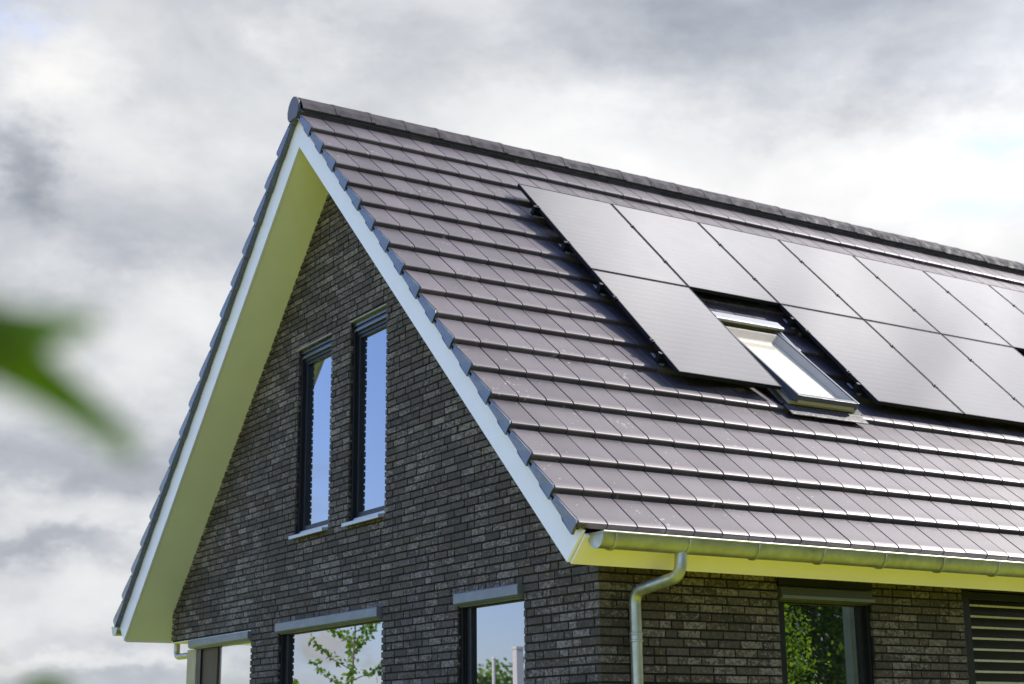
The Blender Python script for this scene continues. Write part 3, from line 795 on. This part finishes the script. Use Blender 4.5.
# far-off belt of trees round the fields
rf = random.Random(77); tb = MB()
for k in range(30000):
    an = rf.uniform(0, 2*pi); hh = 3.6 + 1.1 * sin(an * 17) + .7 * sin(an * 41 + 1) + .5 * sin(an * 97)
    rr_ = 125 + rf.uniform(-4, 4); z = hh * rf.random() ** .8
    c = Vector((rr_ * cos(an), rr_ * sin(an), max(0, z))); s_ = rf.uniform(.5, 1.1)
    d = Vector((rf.gauss(0, 1), rf.gauss(0, 1), rf.gauss(0, .7))).normalized(); u = d.orthogonal().normalized()
    b_ = len(tb.v); tb.v += [tuple(c), tuple(c + d*s_*.5 + u*s_*.4), tuple(c + d*s_), tuple(c + d*s_*.5 - u*s_*.4)]; tb.f.append((b_, b_+1, b_+2, b_+3)); tb.m.append(0)
tag(tb.build('tree_belt', M_LEAFD, fix=False), kind='stuff')

# foreground sapling whose leaves hang out of focus in front of the lens
def fore_sapling():
    base = Vector((11.75, -6.35, 0)); root = empty('maple_sapling', base)
    tag(root, 'out of focus green maple sapling reaching in from the left edge close to the camera', 'sapling')
    top = Vector((11.84, -5.86, 1.95))
    m = MB(); m.tube([base, base + Vector((.02, .08, .6)), base + Vector((.03, .25, 1.2)), top], [.014, .012, .009, .004], 8); m.build('stem', M_BARK, root, smooth=True)
    Rr, U, Fw = Vector((.537, .8435, -.0104)), Vector((.2179, -.1268, .9677)), Vector((-.8149, .522, .2519))
    C = Vector((12.756, -5.750, 1.610))
    pt = lambda px, py, d: C + (Fw + Rr * ((px - 512) / 1530.6) - U * ((py - 342) / 1530.6)) * d
    lm, nt, b = mat('maple_leaf_green'); b.inputs['Base Color'].default_value = (.10, .17, .012, 1); b.inputs['Roughness'].default_value = .5
    tl = nt.nodes.new('ShaderNodeBsdfTranslucent'); tl.inputs[0].default_value = (.26, .42, .02, 1); mx = nt.nodes.new('ShaderNodeMixShader'); mx.inputs[0].default_value = .4
    nz = noise(nt, coords(nt), 90, 3); rr = ramp(nt, [(.3, (.10, .18, .008)), (.7, (.15, .25, .014))]); nt.links.new(nz, rr.inputs[0]); nt.links.new(rr.outputs[0], b.inputs['Base Color'])
    nt.links.new(b.outputs[0], mx.inputs[1]); nt.links.new(tl.outputs[0], mx.inputs[2]); nt.links.new(mx.outputs[0], nt.nodes['Material Output'].inputs[0])
    d = .68
    def lobe(mbx, p0, p1, w0, wm, w1, nseg=8):
        ax = (p1 - p0); sd = ax.cross(Fw).normalized(); pts = []; fs = []
        for i in range(nseg + 1):
            t = i / nseg; w = w0 * (1-t)**2 + wm * 2*t*(1-t) + w1 * t*t; c = p0 + ax * t + Fw * .008 * sin(t * 3)
            pts += [c - sd * w, c + Fw * -.002, c + sd * w]
        for i in range(nseg): fs += [(i*3, i*3+1, i*3+4, i*3+3), (i*3+1, i*3+2, i*3+5, i*3+4)]
        mbx.poly(pts, fs)
    k = d / 1530.6
    def leaf(center, tips):
        lf = MB()
        for tip, w0, wm, w1 in tips: lobe(lf, pt(*center), pt(*tip), w0 * k, wm * k, w1 * k)
        o = lf.build('leaf', lm, root, fix=False); sm = o.modifiers.new('s', 'SOLIDIFY'); sm.thickness = .0004
        pe = MB(); pe.tube([pt(*center), (pt(*center) + top) / 2 + Vector((0, 0, .01)), top], .0012, 6); pe.build('leaf_stalk', M_BARK, root)
    leaf((-22, 338, d), [((100, 322, d), 42, 16, 9), ((138, 455, d + .015), 37, 22, 11), ((-14, 296, d), 38, 28, 8), ((-90, 300, d), 30, 24, 4), ((-60, 420, d), 30, 22, 4)])
    d2 = .95
    k = d2 / 1530.6
    leaf((44, 712, d2), [((44, 676, d2), 26, 30, 14), ((88, 726, d2), 20, 16, 3), ((-4, 734, d2), 20, 16, 3)])
fore_sapling()

# ------------------------------------------------------------------ light and sky
SUN = Vector((sin(R(12)) * cos(R(40)), cos(R(12)) * cos(R(40)), sin(R(40))))
sl = bpy.data.lights.new('sun', 'SUN'); sl.energy = 2.6; sl.angle = R(2.0); sl.color = (1, .955, .90)
so_ = bpy.data.objects.new('sun', sl); COL.objects.link(so_); so_.rotation_euler = SUN.to_track_quat('Z', 'Y').to_euler()
el = math.asin(SUN.z); az = math.atan2(SUN.x, SUN.y)
w = bpy.data.worlds.new('World'); scene.world = w; w.use_nodes = True; nt = w.node_tree; L = nt.links
for n in list(nt.nodes): nt.nodes.remove(n)
out = nt.nodes.new('ShaderNodeOutputWorld'); bg = nt.nodes.new('ShaderNodeBackground'); L.new(bg.outputs[0], out.inputs[0]); bg.inputs[1].default_value = .15
sky = nt.nodes.new('ShaderNodeTexSky'); sky.sky_type = 'NISHITA'; sky.sun_disc = False; sky.sun_elevation = el; sky.sun_rotation = az; sky.ozone_density = 3.5; sky.dust_density = .3; sky.air_density = 1.0
tc = nt.nodes.new('ShaderNodeTexCoord'); V = tc.outputs['Generated']
sep = nt.nodes.new('ShaderNodeSeparateXYZ'); L.new(V, sep.inputs[0])
azn = mul(nt, mul(nt, sep.outputs[0], sep.outputs[1], 'ARCTAN2'), 180/pi)
eln = mul(nt, mul(nt, sep.outputs[2], 0, 'ARCSINE'), 180/pi)
mp = nt.nodes.new('ShaderNodeMapping'); mp.inputs['Scale'].default_value = (1, 1, 1.9); L.new(V, mp.inputs[0])
def wn_(sc, det, rough, dist=0, off=0):
    m2 = nt.nodes.new('ShaderNodeMapping'); m2.inputs['Location'].default_value = (off, off * .7, off * .3); L.new(mp.outputs[0], m2.inputs[0])
    n = N(nt, 'ShaderNodeTexNoise', Scale=sc, Detail=det, Roughness=rough, Distortion=dist); L.new(m2.outputs[0], n.inputs['Vector']); return n.outputs['Fac']
nA = wn_(5.5, 10, .58, .2, 0); nB = wn_(10, 9, .64, 0, 4.2); nC = wn_(10, 9, .64, 0, 8.7); nBig = wn_(2.2, 8, .55, .1, 2.0)
azp = mul(nt, azn, mul(nt, mul(nt, nB, -.5, 'ADD'), 10), 'ADD'); elp = mul(nt, eln, mul(nt, mul(nt, nC, -.5, 'ADD'), 5), 'ADD')
lobes = [(-42.5, 26.0, 8.0, 2.9, -.27), (-54, 27.5, 7, 1.2, -.10), (-76.2, 20.4, 1.3, 1.5, -.36), (-75.8, 23.9, 1.9, 1.2, .32), (-65, 25.3, 1.8, 1.0, .20), (-70, 24, 1.4, 2.2, .06), (-55.6, 22.6, 4.5, 1.7, .24),
         (-45.5, 19.8, 6.5, 1.8, .36), (-38.5, 18.8, 3.0, 2.5, .26), (-71.5, 15.0, 3.6, 2.4, .30), (-73, 9.9, 5, 1.2, -.25), (-72.5, 8.0, 3.5, .8, .18), (-73.5, 6.9, 4, .4, -.22), (-72.0, 5.3, 4, .9, .14),
         (-73, 3.0, 6, .3, .20), (-74, 2.2, 9, .5, -.08), (-68, 18.8, 4.5, 1.6, -.16), (-73, 18.0, 2.0, 1.2, -.1)]
def gauss(a0, e0, sa, se, A_=None, E_=None):
    x = mul(nt, mul(nt, A_ or azp, -a0, 'ADD'), 1/sa); y = mul(nt, mul(nt, E_ or elp, -e0, 'ADD'), 1/se)
    r = mul(nt, mul(nt, x, x), mul(nt, y, y), 'ADD'); return mul(nt, 2.718281828, mul(nt, r, -.6), 'POWER')
acc = mul(nt, mul(nt, nA, -.5, 'ADD'), .88)
for a0, e0, sa_, se_, am in lobes: acc = mul(nt, acc, mul(nt, gauss(a0, e0, sa_, se_), am), 'ADD')
val = mul(nt, mul(nt, acc, .63, 'ADD'), mul(nt, gauss(-115.4, 3.5, 1.2, .8), .45), 'ADD')
cr = ramp(nt, [(0, (.17, .19, .235)), (.28, (.33, .36, .415)), (.52, (.55, .575, .625)), (.75, (.80, .815, .835)), (1, (1.0, .99, .985))]); L.new(val, cr.inputs[0])
cloud = cr.outputs[0]
# unseen bright patch of sky added where the panels and tiles mirror it
dt = nt.nodes.new('ShaderNodeVectorMath'); dt.operation = 'DOT_PRODUCT'; L.new(V, dt.inputs[0]); dt.inputs[1].default_value = SUN
nrm = nt.nodes.new('ShaderNodeVectorMath'); nrm.operation = 'DOT_PRODUCT'
glow = mul(nt, gauss(-17, 46, 21, 13, azn, eln), 3.5)
nHi = nt.nodes.new('ShaderNodeMapRange'); nHi.inputs['From Min'].default_value = .36; nHi.inputs['From Max'].default_value = .62; nHi.inputs['To Min'].default_value = .40; nHi.inputs['To Max'].default_value = 1.35; L.new(wn_(8, 4, .5, 0, 5.0), nHi.inputs[0])
gl1 = mul(nt, glow, nHi.outputs[0], 'MULTIPLY'); gl1 = mul(nt, gl1, 1, 'ADD')
vm = nt.nodes.new('ShaderNodeVectorMath'); vm.operation = 'SCALE'; L.new(cloud, vm.inputs[0]); L.new(gl1, vm.inputs['Scale'])
vm2 = nt.nodes.new('ShaderNodeVectorMath'); vm2.operation = 'SCALE'; L.new(vm.outputs[0], vm2.inputs[0]); vm2.inputs['Scale'].default_value = 2.6
# cover: closed towards +y / -x, broken behind the camera
dd = nt.nodes.new('ShaderNodeVectorMath'); dd.operation = 'DOT_PRODUCT'; L.new(V, dd.inputs[0]); dd.inputs[1].default_value = Vector((-.42, .9, .05)).normalized()
cv = mul(nt, dd.outputs['Value'], mul(nt, mul(nt, nBig, -.5, 'ADD'), 2.3), 'ADD')
mr = nt.nodes.new('ShaderNodeMapRange'); mr.interpolation_type = 'SMOOTHSTEP'; mr.inputs['From Min'].default_value = .10; mr.inputs['From Max'].default_value = .42; L.new(cv, mr.inputs[0])
holes = mul(nt, mul(nt, gauss(-39.0, 20.6, .9, .45), .45), mul(nt, gauss(-39.2, 18.6, 1.5, .5), .35), 'ADD')
cov = mul(nt, mr.outputs[0], mul(nt, 1, holes, 'SUBTRACT'))
cov = mul(nt, cov, mul(nt, gauss(-115.4, 3.5, .75, .45), 1.5), 'ADD'); covc = nt.nodes.new('ShaderNodeClamp'); L.new(cov, covc.inputs[0])
er = nt.nodes.new('ShaderNodeMapRange'); er.inputs['From Min'].default_value = 0; er.inputs['From Max'].default_value = 28; er.inputs['To Min'].default_value = .50; er.inputs['To Max'].default_value = 1.0; L.new(eln, er.inputs[0])
vs = nt.nodes.new('ShaderNodeVectorMath'); vs.operation = 'SCALE'; L.new(sky.outputs[0], vs.inputs[0]); L.new(er.outputs[0], vs.inputs['Scale'])
wt = mixc(nt, mul(nt, glow, .4), (1.0, 1.0, 1.0), (1.0, .95, .93)); wm = mixc(nt, 1.0, vm2.outputs[0], wt, 'MULTIPLY')
vt_ = mixc(nt, 1.0, vs.outputs[0], (1.02, .95, 1.12), 'MULTIPLY')
mixn = mixc(nt, covc.outputs[0], vt_, wm)
L.new(mixn, bg.inputs[0])

# ------------------------------------------------------------------ camera
cam = bpy.data.cameras.new('camera'); co = bpy.data.objects.new('camera', cam); COL.objects.link(co); scene.camera = co
cam.sensor_width = 36; cam.lens = 1530.6 / 1024 * 36; cam.clip_end = 5000; cam.clip_start = .05
r_, u_, f_ = Vector((.53705, .84349, -.01040)), Vector((.21787, -.12679, .96771)), Vector((-.81493, .52197, .25186))
Mx = Matrix((r_, u_, -f_)).transposed().to_4x4(); Mx.translation = Vector((12.756, -5.750, 1.610)); co.matrix_world = Mx
cam.dof.use_dof = True; cam.dof.focus_distance = 12.0; cam.dof.aperture_fstop = 2.4
scene.view_settings.view_transform = 'Standard'; scene.view_settings.look = 'None'; scene.view_settings.exposure = 1.32; scene.view_settings.gamma = 1
